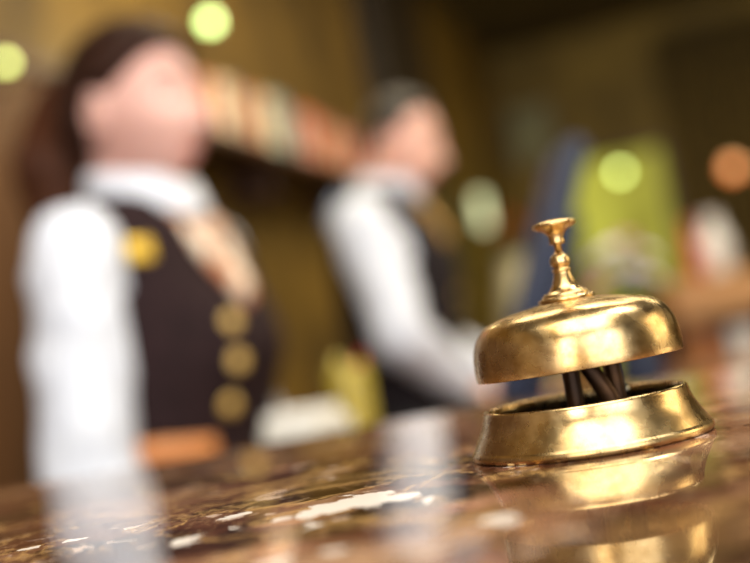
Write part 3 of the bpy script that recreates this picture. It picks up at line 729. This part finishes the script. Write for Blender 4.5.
    for s in (-1, 1):
        el, wr = loc(arms[s][1]), loc(arms[s][2]); c_ = bmesh.new(); a_ = wr.lerp(el, .20); b_ = wr.lerp(el, -.03)
        tube(c_, [a_, a_.lerp(b_, .5), b_], [.043, .042, .040] if fem else [.044, .043, .041], 26, smooth_n=4); obj('cuff', c_, SHIRT, shirt)
    # collar: folded band around the neck
    bm = bmesh.new(); n = 64; rows = []
    nd = (nh - nb).normalized()
    prof_ = [(.000, -.012), (.004, .028), (.009, .034), (.015, .026), (.021, -.006), (.018, -.008), (.010, -.012)]
    for k in range(n):
        a = 2 * PI * k / n; fr = math.cos(a); cut = max(0, fr - .86) * 5
        row = []
        for dr, dz_ in prof_:
            rr2 = nr + .006 + dr + (.010 * max(0, fr)) ; z_ = dz_ * (1 - .5 * cut) - .014 * max(0, fr) + .014 * max(0, -fr) - (.022 * max(0, fr) if dr > .014 else 0)
            row.append(bm.verts.new(nb + Vector((0, 0, .024)) + nd * z_ + Vector((math.cos(a) * rr2 + .004, math.sin(a) * rr2 * (1.06), 0))))
        rows.append(row)
    for i in range(n):
        A, B = rows[i], rows[(i + 1) % n]
        for j in range(len(A)): bm.faces.new((A[j], B[j], B[(j + 1) % len(A)], A[(j + 1) % len(A)]))
    obj('collar', bm, SHIRT, shirt)
    # ---- vest
    def voff(x, y, z):
        c = 1.0
        if x > 0: c = min(c, (abs(y) - (z - vneck) * .42 + .0) / .006) if z > vneck else c
        arm = armhole + max(0, (H['armpit'] - z)) * 2.2
        if z > H['armpit'] - .06: c = min(c, (arm - abs(y)) / .006)
        c = min(c, (abs(y) - .058 * (1 if z > zt - .035 else 0)) / .006) if z > zt - .035 else c
        c = max(-1, min(1, c)); return .006 + .014 * c
    vest = obj('vest', torso_bm(at_z, vest_lo, zt - .006, voff, bust, 200, .004), vest_m, root)
    def front(y, z, off=.022):
        _, cx, a, b = at_z(z); e = 2.35; x = a * max(0, (1 - abs(y / b) ** e)) ** (1 / e)
        if bust: x += bust * (gs(y - .065, .055) + gs(y + .065, .055) + .35 * gs(y, .05)) * gs(z - bust_z[0], .07)
        return Vector((cx + x + off, y, z))
    # ---- trousers and shoes
    bm = torso_bm(at_z, tab[0][0] - .0, vest_lo + .02, .014, 0)
    for s in (-1, 1):
        hp = Vector((tab[0][1], s * .090, hipz)); kn_ = Vector((.02, s * .094, hipz * .55)); an = Vector((-.01, s * .088, .07))
        tube(bm, [hp + Vector((0, 0, .06)), hp - Vector((0, 0, .05)), hp.lerp(kn_, .6), kn_, kn_.lerp(an, .5), an], [.092, .100, .084, .076, .074, .078], 28, smooth_n=5, wob=.05)
    bake(obj('trousers', bm, TROU, root), .012, 2, .004, 6)
    for s in (-1, 1):
        an = Vector((-.02, s * .085, .09)); bm = bmesh.new()
        tube(bm, [an + Vector((-.055, 0, -.052)), an + Vector((-.02, 0, -.040)), an + Vector((.04, 0, -.045)), an + Vector((.11, 0, -.058)), an + Vector((.18, 0, -.066)), an + Vector((.20, 0, -.070))],
             [(.030, .028), (.046, .040), (.042, .046), (.030, .050), (.022, .040), (.010, .02)], 24, ref=Vector((0, 0, 1)), smooth_n=4)
        for v in bm.verts: v.co.z = max(0.001, v.co.z)
        obj('shoe', bm, SHOE, root)
    return root, vest, shirt, front, HM
def eye_c(s, fem): return Vector((.0665, s * .031, .010))
def lip_x(y, z, fem):
    # walk the head surface for the x at (y, z)
    best = None
    for i in range(60):
        zz = -1 + i / 60 * 1.0
        r_ = math.sqrt(max(0, 1 - zz * zz)); yy = y / .074 / (1 - .34 * max(0, -zz) ** 1.6)
        if abs(yy) > r_: continue
        u = Vector((math.sqrt(max(0, r_ * r_ - yy * yy)), yy, zz)); p = head_pt(u, fem)
        if best is None or abs(p.z - z) < best[0]: best = (abs(p.z - z), p.x)
    return best[1] - .0012

# woman -------------------------------------------------
WR = math.radians(-20)
wb = Vector((-.290, 1.43, 0))
tabW = [(.80, 0, .105, .165), (.90, 0, .110, .170), (.98, 0, .096, .150), (1.04, .002, .090, .128), (1.11, .004, .096, .136), (1.18, .006, .102, .148), (1.25, .002, .098, .158),
        (1.31, -.006, .088, .164), (1.350, -.012, .074, .155), (1.378, -.014, .062, .118), (1.398, -.014, .054, .080), (1.415, -.013, .050, .058)]
tabW = [(z_, c_, a_ * (.90 if z_ < 1.34 else 1), b_) for z_, c_, a_, b_ in tabW]
def W_(lx, ly, z): return (Matrix.Rotation(WR, 4, 'Z') @ Vector((lx, ly, 0))) + Vector((wb.x, wb.y, z))
armsW = {-1: (W_(-.012, -.166, 1.330), W_(-.022, -.188, 1.060), W_(.075, -.185, .840), (.45, -.1, -1), (.3, -1, .1), .35),
         1: (W_(-.012, .158, 1.338), W_(-.02, .205, 1.065), W_(.12, .15, .90), (1, -.3, -.5), (.2, .6, 1), .4)}
hcW = Vector((.004, 0, 1.527)); hrW = Matrix.Scale(1.03, 4) @ Matrix.Rotation(math.radians(-10), 4, 'Z') @ Matrix.Rotation(math.radians(6), 4, 'Y')
woman, vest, shirt, front, HMW = person('woman', 'woman in profile with tied dark hair, white puffed sleeves and dark brown vest', wb, WR, True, tabW,
    dict(bust=1.19, armpit=1.27), armsW, hcW, hrW, (SKIN, VEST, HAIR, LIP), .84, .022, 1.255, .150, .985)
bm = bmesh.new()      # tied mass of hair behind the head
tube(bm, [HMW @ Vector((-.085, 0, .045)), HMW @ Vector((-.125, 0, .035)), HMW @ Vector((-.162, .005, -.02)), HMW @ Vector((-.166, .01, -.085)), HMW @ Vector((-.150, .01, -.145)), HMW @ Vector((-.12, .01, -.185))],
     [.024, .044, .060, .060, .046, .014], 28, smooth_n=8, wob=.25)
obj('ponytail', bm, HAIR2, woman)
bm = bmesh.new(); t_ = bmesh.new(); lathe(t_, [(.024, -.008), (.030, 0), (.024, .008), (.018, 0)], 32, close=True)
merge(bm, t_, Matrix.Translation(HMW @ Vector((-.098, 0, .043))) @ Matrix.Rotation(PI / 2, 4, 'Y')); obj('hair_tie', bm, TROU, woman)
for z in (1.215, 1.165, 1.112):
    bm = bmesh.new(); lathe(bm, [(0, -.004), (.0115, -.004), (.0122, .002), (.0115, .004), (.007, .0052), (0, .0055)], 28)
    p = front(-.066, z, .0205); n_ = Vector((1, -.55, .0)).to_track_quat('Z', 'Y').to_matrix().to_4x4()
    xform(bm, Matrix.Translation(p) @ n_); obj('button', bm, GOLD, vest)
SCARF = mat('peach_gold_scarf', (186, 122, 84), (238, 220, 196), 34, rough=.5, detail=3, lo=.42, hi=.58)
sc = bmesh.new()      # folded scarf filling the vest neckline
tube(sc, [front(-.050, 1.372, .012), front(-.042, 1.335, .020), front(-.026, 1.29, .026), front(-.014, 1.262, .028), front(-.006, 1.235, .022)], [(.008, .012), (.010, .015), (.011, .017), (.010, .014), (.004, .007)], 18, smooth_n=6, wob=.2)
tube(sc, [front(.050, 1.372, .012), front(.042, 1.335, .018), front(.026, 1.29, .022), front(.014, 1.262, .024), front(.008, 1.240, .02)], [(.008, .012), (.010, .015), (.011, .017), (.010, .014), (.004, .007)], 18, smooth_n=6, wob=.2)
ball(sc, front(0, 1.345, .024), (.018, .024, .020), 20)
obj('neck_scarf', sc, SCARF, woman)
from mathutils.bvhtree import BVHTree
def surf(px, py, root_, obs):
    """first cloth surface met from the given direction, in the figure's own axes"""
    mw = Matrix.Translation(root_.location) @ Matrix.Rotation(root_.rotation_euler.z, 4, 'Z'); mi = mw.inverted(); best = None
    a = mi @ CAM; d = (mi.to_3x3() @ (at(px, py, 1) - CAM)).normalized()
    for o_ in obs:
        me = o_.data; t = BVHTree.FromPolygons([v.co for v in me.vertices], [p.vertices[:] for p in me.polygons]); h = t.ray_cast(a, d)
        if h[0] is not None and (best is None or h[3] < best[2]): best = (h[0], h[1] if h[1].dot(d) < 0 else -h[1], h[3])
    return best
h = surf(139, 250, woman, [vest, shirt]); bm = bmesh.new()
add_box(bm, (-.016, -.013, -.006), (.016, .013, .004), .0015, Matrix.Translation(h[0]) @ h[1].to_track_quat('Z', 'Y').to_matrix().to_4x4(), 2)
obj('lapel_badge', bm, mat('yellow_gold_badge', (222, 178, 40), (240, 204, 80), rough=.35, metal=.3), vest)
# tan leather belt section with its buckle side
TAN = mat('tan_leather', (198, 120, 62), (222, 152, 90), 20, rough=.45)
af = torso_fn(tabW); bm = bmesh.new(); rows = []
for k in range(40):
    th = math.radians(-112 + 78 * k / 39); row = []
    for z, o_ in ((1.062 - k * .0004, .018), (1.062 - k * .0004, .026), (1.077 - k * .0004, .028), (1.092 - k * .0004, .026), (1.092 - k * .0004, .018)):
        _, cx_, a, b = af(z); c, s = math.cos(th), math.sin(th); e = 2 / 2.35; ux = math.copysign(abs(c) ** e, c); uy = math.copysign(abs(s) ** e, s)
        nn = Vector((ux / a, uy / b)).normalized(); row.append(bm.verts.new((cx_ + a * ux + nn.x * o_, b * uy + nn.y * o_, z)))
    rows.append(row)
for A, B in zip(rows, rows[1:]):
    for j in range(5): bm.faces.new((A[j], B[j], B[(j + 1) % 5], A[(j + 1) % 5]))
bm.faces.new(rows[0]); bm.faces.new(rows[-1][::-1])
belt = obj('side_belt', bm, TAN, vest); belt['label'] = 'tan leather strip'

# man ---------------------------------------------------
MR = math.radians(-14)
mb = Vector((.040, 2.44, 0))
tabM = [(.86, -.01, .110, .165), (.96, -.005, .115, .168), (1.05, 0, .108, .155), (1.13, .004, .110, .158), (1.22, .010, .118, .172), (1.32, .014, .120, .188), (1.40, .008, .108, .192),
        (1.445, .002, .088, .176), (1.475, 0, .074, .135), (1.498, .006, .066, .094), (1.52, .014, .060, .066)]
def M_(lx, ly, z): return (Matrix.Rotation(MR, 4, 'Z') @ Vector((lx, ly, 0))) + Vector((mb.x, mb.y, z))
hR = at(478, 389, 2.33); hL = at(492, 352, 2.52)
armsM = {-1: (M_(-.005, -.182, 1.428), Vector((.038, 2.175, 1.172)), Vector((.158, 2.31, 1.046)), (.95, .12, -.32), (.25, 0, 1), .45),
         1: (M_(-.005, .182, 1.428), M_(.02, .215, 1.160), Vector((.262, 2.52, 1.045)), (.95, -.12, -.36), (.25, 0, 1), .45)}
hcM = Vector((.074, 0, 1.618)); hrM = Matrix.Rotation(math.radians(-8), 4, 'Z') @ Matrix.Rotation(math.radians(18), 4, 'Y')
man, vestM, shirtM, frontM, HMM = person('man', 'man with short dark hair looking down, white shirt and dark vest, hands at a keyboard', mb, MR, False, tabM,
    dict(bust=1.3, armpit=1.33), armsM, hcM, hrM, (SKIN_M, VESTM, HAIRM, LIPM), .90, 0, 1.385, .16, 1.01)
bm = bmesh.new()
tube(bm, [frontM(0, 1.478, .020), frontM(0, 1.45, .030)], [(.014, .020), (.012, .014)], 18)
tube(bm, [frontM(0, 1.45, .026), frontM(0, 1.42, .026), frontM(0, 1.39, .024), frontM(0, 1.36, .010)], [(.006, .014), (.006, .022), (.006, .026), (.005, .026)], 18, smooth_n=6)
obj('tie', bm, GOLDF, man)
for z in (1.25, 1.19, 1.13, 1.07):
    bm = bmesh.new(); lathe(bm, [(0, 0), (.009, 0), (.010, .002), (.008, .004), (0, .0045)], 24)
    xform(bm, Matrix.Translation(frontM(-.012, z, .0195)) @ Vector((1, 0, 0)).to_track_quat('Z', 'Y').to_matrix().to_4x4()); obj('button', bm, GOLD, vestM)
bm = bmesh.new(); 
tube(bm, [Vector((-.098, -.11, 1.435)), Vector((-.090, -.065, 1.485)), Vector((-.082, 0, 1.512)), Vector((-.090, .065, 1.485)), Vector((-.098, .11, 1.435))], [(.016, .026)] * 5, 18, smooth_n=6)
bc = obj('back_strap', bm, mat('slate_blue_satin', (44, 62, 90), (66, 88, 120), rough=.4), vestM); bc['label'] = 'slate blue satin strap at the nape'

# ------------------------------------------------------------------ lights
def area(name, loc, target, sx, sy, e, col):
    l = bpy.data.lights.new(name, 'AREA'); l.shape = 'RECTANGLE'; l.size = sx; l.size_y = sy; l.energy = e; l.color = col
    o = bpy.data.objects.new(name, l); COL.objects.link(o); o.location = loc
    o.rotation_euler = (Vector(target) - Vector(loc)).to_track_quat('-Z', 'Y').to_euler(); return o
area('lobby_window_light', (1.3, -2.9, 1.85), (0, 1.2, 1.3), 2.6, 2.4, 78, (1, .98, .96))
area('left_fill_light', (-1.0, -2.6, 1.9), (-.2, 1.4, 1.3), .9, 1.8, 38, (1, .96, .92))  # fill added to lift the staff and the bell's left side
area('overhead_fill_light', (.2, -1.0, 3.3), (.2, -.9, 0), 2.4, 2.0, 90, (1, .93, .82))  # added overhead fill: brightens the front wall and reflects in the dome top
area('warm_side_light', (3.3, .75, 2.0), (0, .6, 1.1), 1.4, 1.4, 24, (1, .80, .50))
area('face_fill_light', (1.3, .6, 3.1), (-.25, 1.45, 1.4), .5, .5, 22, (1, .95, .90))  # unseen lamp added to brighten the woman's and man's faces
area('staff_wall_fill_light', rm(-.5, 2.8, 3.4), rm(-.9, 2.8, 0), 1.2, 2.2, 58, (1, .84, .58))  # added fill without a fixture, brightens the brown wall behind the staff
area('back_wall_fill_light', rm(.8, 5.4, 3.4), rm(.6, 6.4, 0), 1.8, 1.8, 120, (1, .84, .5))  # extra unseen fill, lifts the far wall and curtains
w = bpy.data.worlds.new('world'); scene.world = w; w.use_nodes = True
w.node_tree.nodes['Background'].inputs[0].default_value = (.5, .42, .3, 1); w.node_tree.nodes['Background'].inputs[1].default_value = .3
scene.view_settings.view_transform = 'Standard'; scene.view_settings.look = 'None'; scene.view_settings.gamma = 1
scene.view_settings.exposure = 0.3
